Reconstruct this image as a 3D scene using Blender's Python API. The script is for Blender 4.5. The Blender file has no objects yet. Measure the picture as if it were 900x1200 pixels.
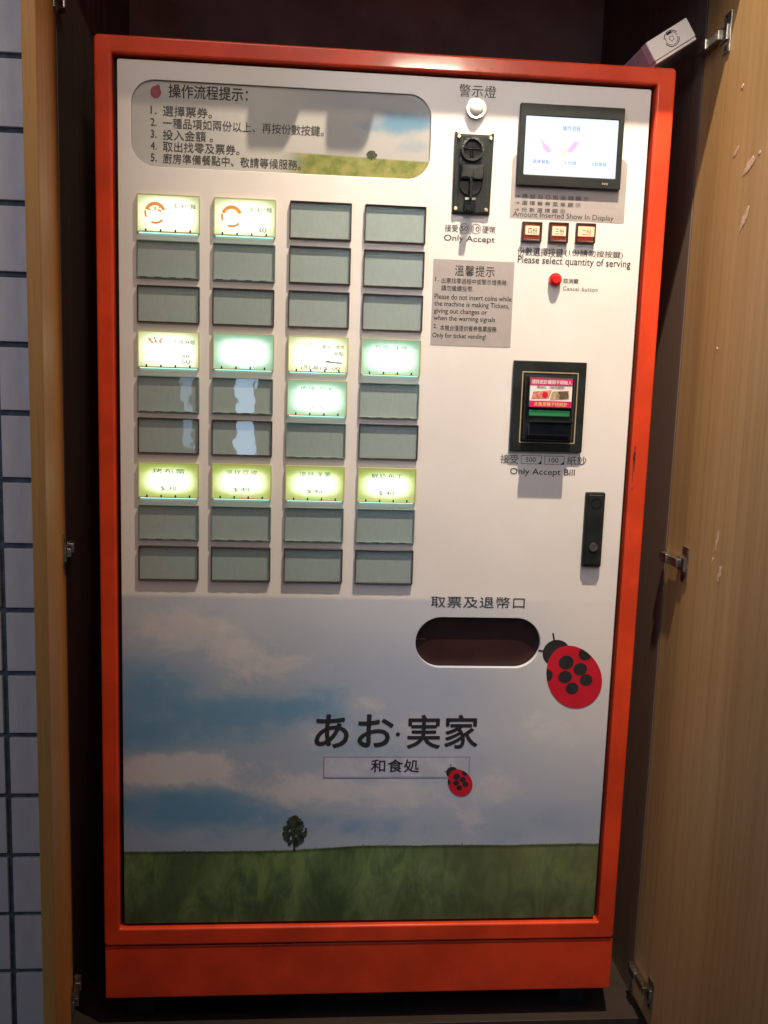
import bpy, bmesh, math, random
from mathutils import Vector, Matrix
random.seed(7)
sc = bpy.context.scene
C = sc.collection
R = math.radians

# ------------------------------------------------------------------ camera
cam_d = bpy.data.cameras.new('camera'); cam = bpy.data.objects.new('camera', cam_d); C.objects.link(cam)
cam_d.sensor_fit = 'VERTICAL'; cam_d.sensor_height = 24; cam_d.lens = 1087.7746 / 1200 * 24
cam_d.clip_start = 0.02; cam_d.clip_end = 60
right = Vector((0.9965761, -0.07616466, 0.03217167)); up = -Vector((0.02076705, -0.14604878, -0.98905939)); fwd = Vector((0.08003, 0.98634107, -0.14396701))
rot = Matrix((right, up, -fwd)).transposed()
cam.matrix_world = Matrix.Translation((0.25667, -1.27250, 0.79919)) @ rot.to_4x4()
sc.camera = cam

# ------------------------------------------------------------------ light
sc.view_settings.view_transform = 'Standard'; sc.view_settings.look = 'None'
sc.view_settings.exposure = 0.0; sc.view_settings.gamma = 1.0
world = bpy.data.worlds.new('World'); sc.world = world; world.use_nodes = True
bg = world.node_tree.nodes['Background']; bg.inputs[0].default_value = (0.50, 0.62, 0.95, 1); bg.inputs[1].default_value = 0.125

def lamp(name, kind, loc, target, energy, color, **kw):
    d = bpy.data.lights.new(name, kind); d.energy = energy; d.color = color
    for k, v in kw.items(): setattr(d, k, v)
    o = bpy.data.objects.new(name, d); C.objects.link(o); o.location = loc
    o.rotation_euler = (Vector(target) - Vector(loc)).to_track_quat('-Z', 'Y').to_euler()
    return o
# warm ceiling downlight in front of the cabinet: makes the sharp shadows
lamp('ceiling_spot', 'SPOT', (0.62, -0.50, 2.25), (0.66, 0.05, 1.32), 262, (1.0, 0.79, 0.58), spot_size=R(66), spot_blend=1.0, shadow_soft_size=0.012)
# broad warm-white light of the shop ceiling
lamp('shop_ceiling_light', 'AREA', (0.25, -0.95, 2.05), (0.62, 0, 1.20), 1.7, (1.0, 0.82, 0.70), shape='RECTANGLE', size=0.7, size_y=0.5, spread=R(90))
# cool daylight from a door behind the viewer, to the left
lamp('doorway_daylight', 'AREA', (-1.25, -1.9, 1.75), (0.05, 0, 1.15), 2.5, (0.56, 0.68, 1.0), shape='RECTANGLE', size=0.6, size_y=1.0, spread=R(80))
# narrow lit window strip far behind the viewer, mirrored in the button covers
lamp('window_strip', 'AREA', (-0.04, -3.0, 0.62), (0.16, 0, 0.73), 0.95, (0.50, 0.72, 1.0), shape='RECTANGLE', size=0.085, size_y=0.42)
lamp('window_strip_side', 'AREA', (-0.30, -3.0, 0.66), (0.10, 0, 0.73), 0.22, (0.50, 0.72, 1.0), shape='RECTANGLE', size=0.05, size_y=0.42)
# small warm shop lamps behind the viewer, mirrored in the top rail
lamp('shop_lamp', 'AREA', (0.62, -2.0, 1.78), (0.4, 0, 1.2), 0.9, (1.0, 0.86, 0.66), shape='RECTANGLE', size=0.20, size_y=0.07, spread=R(50))

# ------------------------------------------------------------------ node helpers
class G:
    """small expression helper around a node tree"""
    def __init__(s, m): s.nt = m.node_tree; s.L = s.nt.links
    def new(s, t, **kw):
        n = s.nt.nodes.new(t)
        for k, v in kw.items(): setattr(n, k, v)
        return n
    def put(s, sock, v):
        if isinstance(v, bpy.types.NodeSocket): s.L.new(v, sock)
        elif isinstance(v, (tuple, list)) and len(v) == 3 and sock.type == 'RGBA': sock.default_value = (*v, 1)
        else: sock.default_value = v
    def m(s, op, a, b=0.0, c=0.0, clamp=False):
        n = s.new('ShaderNodeMath', operation=op, use_clamp=clamp)
        for i, v in enumerate((a, b, c)): s.put(n.inputs[i], v)
        return n.outputs[0]
    def mix(s, f, a, b):
        n = s.new('ShaderNodeMix', data_type='RGBA'); s.put(n.inputs[0], f); s.put(n.inputs[6], a); s.put(n.inputs[7], b)
        return n.outputs[2]
    def step(s, v, a, b, x=0.0, y=1.0):
        n = s.new('ShaderNodeMapRange', interpolation_type='SMOOTHSTEP'); s.put(n.inputs[0], v)
        for i, q in enumerate((a, b, x, y)): n.inputs[i + 1].default_value = q
        return n.outputs[0]
    def xyz(s):
        tc = s.new('ShaderNodeTexCoord'); sp = s.new('ShaderNodeSeparateXYZ'); s.L.new(tc.outputs['Object'], sp.inputs[0])
        return tc.outputs['Object'], sp.outputs[0], sp.outputs[1], sp.outputs[2]
    def noise(s, vec, scale, detail=4, rough=0.55, stretch=(1, 1, 1), dist=0.0, off=(0, 0, 0)):
        mp = s.new('ShaderNodeMapping'); s.L.new(vec, mp.inputs[0]); mp.inputs[3].default_value = stretch; mp.inputs[1].default_value = off
        n = s.new('ShaderNodeTexNoise'); s.L.new(mp.outputs[0], n.inputs[0])
        n.inputs['Scale'].default_value = scale; n.inputs['Detail'].default_value = detail; n.inputs['Roughness'].default_value = rough; n.inputs['Distortion'].default_value = dist
        return n.outputs[0]
    def bump(s, h, strength, dist=0.001):
        b = s.new('ShaderNodeBump'); b.inputs['Strength'].default_value = strength; b.inputs['Distance'].default_value = dist; s.L.new(h, b.inputs['Height'])
        return b.outputs[0]

def base(name):
    m = bpy.data.materials.new(name); m.use_nodes = True; b = m.node_tree.nodes['Principled BSDF']
    return m, b, G(m)

def mat(name, col, rough=0.5, metal=0.0, var=0.12, scale=40, bump=0.15, bscale=300, emit=None, estr=0, coat=0.0, spec=0.5):
    m, b, g = base(name)
    v, x, y, z = g.xyz()
    n = g.noise(v, scale, 5, 0.6)
    dark = tuple(c * (1 - var) for c in col); lite = tuple(min(1, c * (1 + var * 0.5)) for c in col)
    g.put(b.inputs['Base Color'], g.mix(g.step(n, 0.35, 0.65), dark, lite))
    g.put(b.inputs['Roughness'], g.step(g.noise(v, scale * 0.7, 4, 0.6, off=(3, 1, 2)), 0.3, 0.7, max(0, rough - 0.06), min(1, rough + 0.08)))
    b.inputs['Metallic'].default_value = metal
    b.inputs['Specular IOR Level'].default_value = spec
    b.inputs['Coat Weight'].default_value = coat; b.inputs['Coat Roughness'].default_value = 0.08
    if bump: g.put(b.inputs['Normal'], g.bump(g.noise(v, bscale, 3, 0.6), bump, 0.0006))
    if emit: g.put(b.inputs['Emission Color'], emit); b.inputs['Emission Strength'].default_value = estr
    return m

M = {}
M['orange'] = mat('orange_enamel', (0.69, 0.058, 0.017), 0.33, var=0.20, scale=9, bump=0.12, bscale=160, coat=0.4, spec=0.3)
M['white'] = mat('white_enamel', (0.74, 0.72, 0.70), 0.42, var=0.03, scale=8, bump=0.06, bscale=500)
M['black_plastic'] = mat('black_plastic', (0.014, 0.019, 0.019), 0.45, var=0.3, bump=0.2, spec=0.3)
M['black_gloss'] = mat('black_gloss_plastic', (0.012, 0.014, 0.014), 0.16, var=0.3, bump=0.05)
M['dark_gap'] = mat('dark_interior', (0.012, 0.011, 0.012), 0.8, var=0.3)
M['niche_back'] = mat('dark_back_board', (0.55, 0.48, 0.46), 0.75, var=0.25, scale=6)
M['maroon'] = mat('maroon_tray_paint', (0.034, 0.0105, 0.009), 0.45, var=0.2, scale=25)
M['brass'] = mat('brass_screw', (0.75, 0.62, 0.40), 0.3, metal=1.0, var=0.15)
M['chrome'] = mat('worn_nickel', (0.50, 0.48, 0.44), 0.34, metal=1.0, var=0.3, scale=120)
M['flat_grey'] = mat('flat_grey_tone', (0.36, 0.335, 0.33), 0.5, var=0.05, bump=0.03)
M['ink'] = mat('black_ink', (0.020, 0.020, 0.022), 0.55, var=0.2, bump=0)
M['ink_soft'] = mat('grey_ink', (0.045, 0.042, 0.042), 0.55, var=0.2, bump=0)
M['ink_faint'] = mat('faint_grey_ink', (0.16, 0.15, 0.15), 0.55, var=0.2, bump=0)
M['red_print'] = mat('red_print', (0.56, 0.012, 0.030), 0.42, var=0.06, bump=0)
M['magenta'] = mat('magenta_print', (0.62, 0.015, 0.14), 0.45, var=0.06, bump=0)
M['white_print'] = mat('white_print', (0.80, 0.79, 0.76), 0.45, var=0.04, bump=0)
M['pink_print'] = mat('pink_banknote_print', (0.72, 0.26, 0.20), 0.5, var=0.45, scale=160, bump=0)
M['tan_print'] = mat('tan_banknote_print', (0.52, 0.40, 0.25), 0.5, var=0.5, scale=160, bump=0)
M['brown_print'] = mat('brown_banknote_print', (0.13, 0.085, 0.06), 0.5, var=0.5, scale=160, bump=0)
M['yellow_print'] = mat('yellow_print', (0.85, 0.62, 0.15), 0.5, var=0.06, bump=0)
M['green_slot'] = mat('green_slot_plastic', (0.022, 0.19, 0.065), 0.35, var=0.1, emit=(0.02, 0.30, 0.10), estr=0.12)
M['red_button'] = mat('red_button_plastic', (0.62, 0.012, 0.012), 0.25, var=0.05, coat=0.4)
M['switch_brown'] = mat('dark_brown_switch_plastic', (0.030, 0.012, 0.010), 0.4, var=0.2)
M['switch_red'] = mat('red_brown_rocker_plastic', (0.36, 0.045, 0.018), 0.3, var=0.15, emit=(0.8, 0.10, 0.02), estr=0.10)
M['cream_label'] = mat('cream_label', (0.78, 0.66, 0.48), 0.5, var=0.08, emit=(1, 0.8, 0.5), estr=0.10)
M['peach_label'] = mat('peach_label', (0.85, 0.52, 0.34), 0.5, var=0.08, emit=(1, 0.6, 0.35), estr=0.28)
M['dome'] = mat('milky_lamp_dome', (0.82, 0.80, 0.76), 0.25, var=0.03, bump=0)
M['bezel_ring'] = mat('silver_ring', (0.50, 0.47, 0.44), 0.3, metal=0.9, var=0.08, bump=0)
M['box_white'] = mat('white_plastic_box', (0.88, 0.85, 0.82), 0.45, var=0.04, bump=0.1)
M['box_side'] = mat('pale_plastic_side', (0.56, 0.55, 0.56), 0.5, var=0.05, bump=0.1)
M['grout'] = mat('dark_blue_grey_grout', (0.085, 0.10, 0.115), 0.9, var=0.35, scale=60, bump=0.6, bscale=400)
M['gold'] = mat('gold_pinstripe', (0.42, 0.33, 0.20), 0.4, var=0.15, bump=0)
M['leaf_print'] = mat('dark_green_tree_print', (0.035, 0.055, 0.026), 0.55, var=0.75, scale=140, bump=0)
M['trunk_print'] = mat('brown_trunk_print', (0.035, 0.028, 0.02), 0.55, bump=0)
M['plum_print'] = mat('plum_print', (0.30, 0.055, 0.085), 0.5, var=0.3, scale=200, bump=0)
M['navy_ink'] = mat('screen_navy', (0.05, 0.09, 0.2), 0.6, bump=0, emit=(0.16, 0.30, 0.55), estr=0.75)
M['screen_pink'] = mat('screen_pink', (0.3, 0.1, 0.3), 0.6, bump=0, emit=(0.80, 0.42, 0.80), estr=1.0)
M['screen_tan'] = mat('screen_tan', (0.3, 0.25, 0.1), 0.6, bump=0, emit=(0.95, 0.75, 0.50), estr=1.0)
M['screen_line'] = mat('screen_grey_line', (0.3, 0.3, 0.3), 0.6, bump=0, emit=(0.55, 0.56, 0.62), estr=1.0)
M['lit_ink'] = mat('backlit_green_ink', (0.03, 0.06, 0.03), 0.6, bump=0, emit=(0.16, 0.20, 0.08), estr=0.5)
M['lit_ink_pale'] = mat('backlit_pale_ink', (0.1, 0.15, 0.1), 0.6, bump=0, emit=(0.40, 0.60, 0.40), estr=0.6)
M['lit_ink_dark'] = mat('backlit_dark_ink', (0.03, 0.04, 0.03), 0.6, bump=0, emit=(0.16, 0.16, 0.07), estr=0.6)
M['lit_orange'] = mat('backlit_orange_print', (0.4, 0.12, 0.03), 0.6, bump=0, emit=(0.80, 0.30, 0.08), estr=0.9, scale=300, var=0.5)
M['lit_peach'] = mat('backlit_peach_print', (0.6, 0.4, 0.2), 0.6, bump=0, emit=(1.0, 0.72, 0.40), estr=1.0)

def wood(name, a, b_, c_, rough=0.5, scratch=False):
    m, b, g = base(name); v, x, y, z = g.xyz()
    wide = g.noise(v, 5.5, 3, 0.5, (1, 1, 0.07), 0.4)
    fine = g.noise(v, 60, 6, 0.65, (1, 1, 0.018), 0.5)
    pore = g.noise(v, 420, 3, 0.6, (1, 1, 0.03))
    col = g.mix(g.step(wide, 0.34, 0.66), a, b_)
    col = g.mix(g.m('MULTIPLY', g.step(fine, 0.42, 0.70), 0.55), col, c_)
    col = g.mix(g.m('MULTIPLY', g.step(pore, 0.56, 0.72), 0.30), col, tuple(q * 0.5 for q in c_))
    g.put(b.inputs['Base Color'], col)
    g.put(b.inputs['Roughness'], g.step(fine, 0.3, 0.7, rough - 0.08, rough + 0.1))
    g.put(b.inputs['Normal'], g.bump(pore, 0.25, 0.0004))
    return m
M['wood'] = wood('oak_veneer', (0.385, 0.240, 0.095), (0.455, 0.300, 0.130), (0.28, 0.155, 0.056))
M['wood_edge'] = wood('honey_edge_banding', (0.56, 0.235, 0.045), (0.62, 0.28, 0.060), (0.50, 0.20, 0.038))
M['wood_dark'] = wood('dark_brown_veneer', (0.150, 0.112, 0.092), (0.185, 0.140, 0.112), (0.115, 0.082, 0.066))
M['floor_wood'] = wood('dark_stained_floor_board', (0.030, 0.022, 0.019), (0.042, 0.030, 0.025), (0.022, 0.016, 0.013))
M['scratch'] = mat('bare_scuffed_wood', (0.62, 0.46, 0.32), 0.8, var=0.3, scale=200)

# tile
def tile_mat():
    m, b, g = base('mauve_grey_wall_tile'); v, x, y, z = g.xyz()
    oi = g.new('ShaderNodeObjectInfo')
    n = g.noise(v, 18, 5, 0.6); s = g.noise(v, 240, 2, 0.5)
    col = g.mix(g.step(n, 0.3, 0.7), (0.62, 0.53, 0.46), (0.70, 0.61, 0.53))
    col = g.mix(g.m('MULTIPLY', oi.outputs['Random'], 0.35), col, (0.58, 0.53, 0.48))
    col = g.mix(g.m('MULTIPLY', g.step(s, 0.70, 0.76), 0.7), col, (0.10, 0.09, 0.10))
    g.put(b.inputs['Base Color'], col); b.inputs['Roughness'].default_value = 0.6
    g.put(b.inputs['Normal'], g.bump(g.noise(v, 90, 4, 0.6), 0.3, 0.001))
    return m
M['tile'] = tile_mat()

# printed landscape
def field(g, x, z, blobs):
    tot = None
    for bx, bz, rx, rz, s in blobs:
        dx = g.m('DIVIDE', g.m('SUBTRACT', x, bx), rx); dz = g.m('DIVIDE', g.m('SUBTRACT', z, bz), rz)
        q = g.m('ADD', g.m('MULTIPLY', dx, dx), g.m('MULTIPLY', dz, dz))
        e = g.m('MULTIPLY', g.m('EXPONENT', g.m('MULTIPLY', q, -1.0)), s)
        tot = e if tot is None else g.m('ADD', tot, e)
    return tot

def mural():
    m, b, g = base('printed_meadow_and_white_enamel'); v, x, y, z = g.xyz()
    n1 = g.noise(v, 9.0, 10, 0.70, (1, 1, 1.4), 0.5); n2 = g.noise(v, 21, 9, 0.72, (1, 1, 1.35), 0.4, (4, 2, 1)); n3 = g.noise(v, 4.0, 5, 0.55, off=(1, 5, 2))
    blue = field(g, x, z, [(0.035, 0.372, 0.080, 0.046, 1.15), (0.02, 0.29, 0.08, 0.045, 0.95), (0.14, 0.318, 0.11, 0.034, 0.85), (0.25, 0.330, 0.10, 0.030, 0.55),
                           (0.06, 0.178, 0.13, 0.034, 1.15), (0.18, 0.172, 0.09, 0.034, 0.7), (0.31, 0.27, 0.08, 0.02, 0.4), (0.30, 0.345, 0.08, 0.04, 0.35), (0.13, 0.27, 0.14, 0.02, 0.3), (0.30, 0.15, 0.14, 0.02, 0.35)])
    lav = field(g, x, z, [(0.25, 0.425, 0.07, 0.035, 0.9), (0.36, 0.40, 0.14, 0.06, 0.75), (0.29, 0.25, 0.09, 0.02, 0.5), (0.36, 0.145, 0.40, 0.030, 0.75), (0.53, 0.36, 0.12, 0.05, 0.5),
                          (0.50, 0.25, 0.12, 0.035, 0.45), (0.62, 0.17, 0.14, 0.04, 0.6), (0.20, 0.47, 0.10, 0.02, 0.3)])
    puff = field(g, x, z, [(0.09, 0.242, 0.10, 0.026, 1.1), (0.02, 0.228, 0.06, 0.020, 0.8), (0.19, 0.385, 0.055, 0.030, 0.8), (0.10, 0.43, 0.08, 0.035, 0.9), (0.275, 0.285, 0.035, 0.02, 0.8), (0.05, 0.47, 0.06, 0.03, 0.5),
                           (0.26, 0.198, 0.09, 0.026, 0.9), (0.35, 0.335, 0.045, 0.022, 0.8), (0.40, 0.20, 0.07, 0.030, 0.7), (0.05, 0.315, 0.035, 0.010, 0.5), (0.24, 0.392, 0.03, 0.010, 0.4), (0.55, 0.21, 0.05, 0.03, 0.7), (0.50, 0.15, 0.03, 0.04, 0.5), (0.44, 0.30, 0.06, 0.03, 0.5), (0.60, 0.30, 0.05, 0.04, 0.5), (0.12, 0.35, 0.03, 0.012, 0.4)])
    w1 = g.m('MULTIPLY', g.m('SUBTRACT', n1, 0.5), 2.3); w2 = g.m('MULTIPLY', g.m('SUBTRACT', n2, 0.5), 1.3)
    f = g.m('ADD', g.m('SUBTRACT', blue, g.m('MULTIPLY', puff, 0.9)), g.m('ADD', w1, w2))
    bl = g.step(f, 0.05, 0.9)
    bl2 = g.step(f, 0.55, 1.5)
    base_sky = g.mix(g.step(x, 0.05, 0.50), (0.31, 0.40, 0.53), (0.42, 0.475, 0.57))
    base_sky = g.mix(g.m('MULTIPLY', g.step(g.m('ADD', lav, w1), 0.2, 1.1), 0.8), base_sky, (0.34, 0.41, 0.53))
    sky = g.mix(bl, base_sky, (0.19, 0.34, 0.51)); sky = g.mix(bl2, sky, (0.12, 0.29, 0.48))
    cm = g.step(g.m('ADD', g.m('SUBTRACT', puff, g.m('MULTIPLY', blue, 0.25)), g.m('ADD', g.m('MULTIPLY', w1, 1.0), w2)), 0.25, 0.85)
    cloud = g.mix(g.step(n3, 0.35, 0.65), (0.49, 0.50, 0.555), (0.62, 0.61, 0.64))
    cloud = g.mix(g.m('MULTIPLY', g.step(g.noise(v, 30, 6, 0.65, (1, 1, 1.4), 0.6, (9, 1, 1)), 0.45, 0.7), 0.5), cloud, (0.68, 0.66, 0.68))
    sky = g.mix(g.m('MULTIPLY', cm, 0.85), sky, cloud)
    # the picture fades into the bare white enamel towards the top and the right
    lum = g.m('ADD', g.step(z, 0.32, 0.56, 0, 0.50), g.m('MULTIPLY', g.step(x, 0.44, 0.72), 0.80))
    lum = g.m('MULTIPLY', g.m('ADD', lum, g.m('MULTIPLY', g.m('SUBTRACT', n1, 0.5), 0.5), 0, True), g.step(z, 0.14, 0.36))
    sky = g.mix(lum, sky, (0.72, 0.70, 0.685))
    # meadow
    st = g.noise(v, 34, 7, 0.7, (1, 1, 0.45), 0.8); st2 = g.noise(v, 120, 5, 0.7, (1, 1, 0.22), 0.6, (2, 0, 3)); big = g.noise(v, 9, 3, 0.5, (1, 1, 0.7), 0, (7, 0, 1))
    gr = g.mix(g.step(st, 0.32, 0.68), (0.060, 0.125, 0.055), (0.19, 0.28, 0.105))
    gr = g.mix(g.m('MULTIPLY', g.step(st2, 0.45, 0.75), 0.35), gr, (0.24, 0.30, 0.10))
    gr = g.mix(g.m('MULTIPLY', g.step(big, 0.42, 0.62), 0.65), gr, (0.038, 0.068, 0.034))
    gr = g.mix(g.m('MULTIPLY', g.step(x, 0.3, 0.6), 0.40), gr, (0.20, 0.20, 0.085))
    gr = g.mix(g.m('MULTIPLY', g.step(z, 0.0, 0.08, 0.8, 0.0), g.step(st, 0.3, 0.75, 1.0, 0.45)), gr, (0.045, 0.070, 0.034))  # grass colour gets darker towards the bottom of the panel
    hz = g.m('ADD', 0.1125, g.m('ADD', g.m('MULTIPLY', g.step(x, 0.22, 0.36), 0.0065), g.m('MULTIPLY', g.m('SUBTRACT', g.noise(v, 10, 2, 0.5, (1, 1, 0.01), 0, (5, 5, 5)), 0.5), 0.005)))
    blade = g.m('ADD', g.m('MULTIPLY', g.step(g.noise(v, 150, 4, 0.8, (1, 1, 0.22), 1.2), 0.60, 0.78), 0.010), g.m('MULTIPLY', g.m('SUBTRACT', g.noise(v, 300, 3, 0.7), 0.5), 0.003))
    d = g.m('SUBTRACT', g.m('ADD', hz, blade), z)
    gr = g.mix(g.m('MULTIPLY', g.m('MULTIPLY', g.step(d, -0.001, 0.0015), g.step(d, 0.0025, 0.007, 1, 0)), 0.6), gr, (0.022, 0.032, 0.012))
    pic = g.mix(g.step(d, -0.0012, 0.0014), sky, gr)
    edge = g.m('ADD', z, g.m('MULTIPLY', g.m('SUBTRACT', n1, 0.5), 0.0))
    top = g.m('SUBTRACT', 1.0, g.m('MULTIPLY', g.step(edge, 0.486, 0.494), 1.0), 0, True)
    wn = g.noise(v, 8, 4, 0.6)
    enamel = g.mix(g.step(wn, 0.3, 0.7), (0.705, 0.685, 0.665), (0.75, 0.735, 0.72))
    # faint scuffs and grime on the enamel
    gm = g.noise(v, 30, 8, 0.75, off=(2, 8, 4))
    enamel = g.mix(g.m('MULTIPLY', g.step(gm, 0.62, 0.8), 0.22), enamel, (0.45, 0.41, 0.38))
    g.put(b.inputs['Base Color'], g.mix(top, enamel, pic))
    g.put(b.inputs['Roughness'], g.step(wn, 0.3, 0.7, 0.40, 0.50)); b.inputs['Specular IOR Level'].default_value = 0.35
    g.put(b.inputs['Normal'], g.bump(g.noise(v, 420, 2, 0.5), 0.05, 0.0005))
    return m
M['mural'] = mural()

def plate_mat():
    m, b, g = base('printed_instruction_plate'); v, x, y, z = g.xyz()
    n1 = g.noise(v, 18, 6, 0.6, (1, 1, 1.6), 0.3); n2 = g.noise(v, 60, 5, 0.6, off=(3, 3, 3))
    bl = g.step(g.m('ADD', field(g, x, z, [(0.37, 1.132, 0.045, 0.016, 0.8), (0.30, 1.118, 0.05, 0.012, 0.25), (0.39, 1.10, 0.03, 0.01, 0.4)]), g.m('MULTIPLY', g.m('SUBTRACT', n1, 0.5), 1.2)), 0.1, 0.8)
    sky = g.mix(bl, (0.38, 0.38, 0.37), (0.12, 0.25, 0.36))
    gd = g.step(field(g, x, z, [(0.26, 1.158, 0.09, 0.02, 1.0), (0.36, 1.152, 0.05, 0.012, 1.0)]), 0.2, 0.9)
    sky = g.mix(g.m('MULTIPLY', gd, 0.6), sky, (0.22, 0.23, 0.26))
    paper = g.mix(g.step(n1, 0.3, 0.7), (0.44, 0.45, 0.44), (0.49, 0.49, 0.47))
    col = g.mix(g.step(x, 0.17, 0.30), paper, sky)
    gr = g.mix(g.step(n2, 0.3, 0.7), (0.13, 0.17, 0.035), (0.28, 0.28, 0.09))
    h = g.m('ADD', 1.0845, g.m('MULTIPLY', g.m('SUBTRACT', x, 0.30), -0.02))
    gf = g.m('MULTIPLY', g.step(g.m('SUBTRACT', h, z), -0.001, 0.0015), g.step(g.m('ADD', x, g.m('MULTIPLY', n1, 0.05)), 0.225, 0.275))
    g.put(b.inputs['Base Color'], g.mix(gf, col, gr)); b.inputs['Roughness'].default_value = 0.42; b.inputs['Specular IOR Level'].default_value = 0.25
    return m
M['plate'] = plate_mat()

# cards inside the selection buttons (object origin = centre of the card)
def card_unlit():
    m, b, g = base('teal_grey_blank_card'); v, x, y, z = g.xyz(); oi = g.new('ShaderNodeObjectInfo')
    vv = g.new('ShaderNodeVectorMath', operation='ADD'); g.L.new(v, vv.inputs[0]); g.L.new(oi.outputs['Location'], vv.inputs[1])
    n = g.noise(vv.outputs[0], 260, 4, 0.6, (1, 1, 0.35)); w = g.noise(vv.outputs[0], 30, 4, 0.6)
    col = g.mix(g.step(n, 0.25, 0.75), (0.43, 0.485, 0.47), (0.49, 0.54, 0.52))
    col = g.mix(g.m('MULTIPLY', g.step(w, 0.4, 0.75), 0.4), col, (0.46, 0.45, 0.39))
    col = g.mix(g.m('MULTIPLY', oi.outputs['Random'], 0.25), col, (0.31, 0.37, 0.37))
    g.put(b.inputs['Base Color'], col); b.inputs['Roughness'].default_value = 0.55
    return m
M['card'] = card_unlit()

def card_lit(name, edge, mid, core_x, core_z, pw, strength=1.0, rim=None):
    m, b, g = base(name); v, x, y, z = g.xyz()
    ax = g.m('POWER', g.m('DIVIDE', g.m('ABSOLUTE', x), core_x), pw); az = g.m('POWER', g.m('DIVIDE', g.m('ABSOLUTE', g.m('ADD', z, 0.001)), core_z), pw)
    d = g.m('POWER', g.m('ADD', ax, az), 1.0 / pw)
    n = g.noise(v, 90, 3, 0.5)
    d = g.m('ADD', d, g.m('MULTIPLY', g.m('SUBTRACT', n, 0.5), 0.14))
    col = g.mix(g.step(d, 0.55, 1.15), mid, edge)
    lv = g.m('ADD', g.step(d, 0.55, 1.35, 1.45, 0.62), 0)
    g.put(b.inputs['Base Color'], (0.35, 0.38, 0.30)); b.inputs['Roughness'].default_value = 0.5
    g.put(b.inputs['Emission Color'], col); g.put(b.inputs['Emission Strength'], g.m('MULTIPLY', lv, strength))
    return m
M['lit_cream'] = card_lit('backlit_cream_card', (0.66, 0.68, 0.34), (1.0, 0.98, 0.80), 0.038, 0.023, 3.2, 1.3)
M['lit_green'] = card_lit('backlit_green_card', (0.30, 0.55, 0.37), (0.95, 1.0, 0.92), 0.036, 0.0195, 3.2, 1.25)
M['lit_lime'] = card_lit('backlit_lime_card', (0.46, 0.52, 0.08), (0.92, 1.0, 0.70), 0.037, 0.0185, 2.8, 1.2)

def translucent(name, col, amount, rough=0.35, emit=None, es=0):
    m, b, g = base(name); out = m.node_tree.nodes['Material Output']
    g.put(b.inputs['Base Color'], col); b.inputs['Roughness'].default_value = rough
    if emit: g.put(b.inputs['Emission Color'], emit); b.inputs['Emission Strength'].default_value = es
    t = g.new('ShaderNodeBsdfTranslucent'); g.put(t.inputs[0], col)
    mx = g.new('ShaderNodeMixShader'); mx.inputs[0].default_value = amount
    g.L.new(b.outputs[0], mx.inputs[1]); g.L.new(t.outputs[0], mx.inputs[2]); g.L.new(mx.outputs[0], out.inputs[0])
    return m
M['leak'] = mat('teal_leak_glow', (0.3, 0.5, 0.45), 0.5, bump=0, emit=(0.42, 1.0, 0.84), estr=1.7)  # emission of the added strip that imitates leaking button light
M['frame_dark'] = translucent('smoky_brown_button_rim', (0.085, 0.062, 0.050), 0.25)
M['frame_glow_tint'] = translucent('glow_tinted_button_rim', (0.34, 0.46, 0.42), 0.5)  # rim below a lit button: the teal spill is painted into its colour
M['frame_lit'] = translucent('glowing_cream_button_rim', (0.60, 0.56, 0.36), 0.5, emit=(0.85, 0.80, 0.42), es=0.15)
M['tab_dark'] = mat('brown_retaining_tab', (0.05, 0.025, 0.015), 0.5, bump=0)
M['tab_cream'] = mat('pale_retaining_tab', (0.55, 0.48, 0.36), 0.5, bump=0)

def cover_mat(name, wav, tint=(0.94, 0.97, 0.97), off=0.0):
    m, b, g = base(name); nt = m.node_tree; out = nt.nodes['Material Output']; nt.nodes.remove(b)
    v, x, y, z = g.xyz(); oi = g.new('ShaderNodeObjectInfo')
    vv = g.new('ShaderNodeVectorMath', operation='ADD'); g.L.new(v, vv.inputs[0]); g.L.new(oi.outputs['Location'], vv.inputs[1])
    t = g.new('ShaderNodeBsdfTransparent'); g.put(t.inputs[0], tint)
    gl = g.new('ShaderNodeBsdfGlossy'); gl.inputs['Roughness'].default_value = 0.02
    g.L.new(g.bump(g.noise(vv.outputs[0], 34, 2, 0.5, (1, 1, 0.8)), wav, 0.0016), gl.inputs['Normal'])
    fr = g.new('ShaderNodeFresnel'); fr.inputs[0].default_value = 1.5
    ge = g.new('ShaderNodeNewGeometry'); mx = g.new('ShaderNodeMixShader'); g.L.new(g.m('MULTIPLY', g.m('ADD', fr.outputs[0], 0.02), g.m('SUBTRACT', 1.0, ge.outputs['Backfacing'])), mx.inputs[0])
    g.L.new(t.outputs[0], mx.inputs[1]); g.L.new(gl.outputs[0], mx.inputs[2]); g.L.new(mx.outputs[0], out.inputs[0])
    return m
M['cover'] = cover_mat('clear_acrylic_cover', 0.10)

def screen_mat():
    m, b, g = base('lit_white_screen'); v, x, y, z = g.xyz()
    n = g.noise(v, 12, 2, 0.5)
    g.put(b.inputs['Base Color'], (0.05, 0.05, 0.06)); b.inputs['Roughness'].default_value = 0.15
    g.put(b.inputs['Emission Color'], g.mix(g.step(n, 0.3, 0.7), (0.80, 0.92, 1.0), (0.92, 0.98, 1.0))); b.inputs['Emission Strength'].default_value = 1.06
    return m
M['screen'] = screen_mat()

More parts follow.
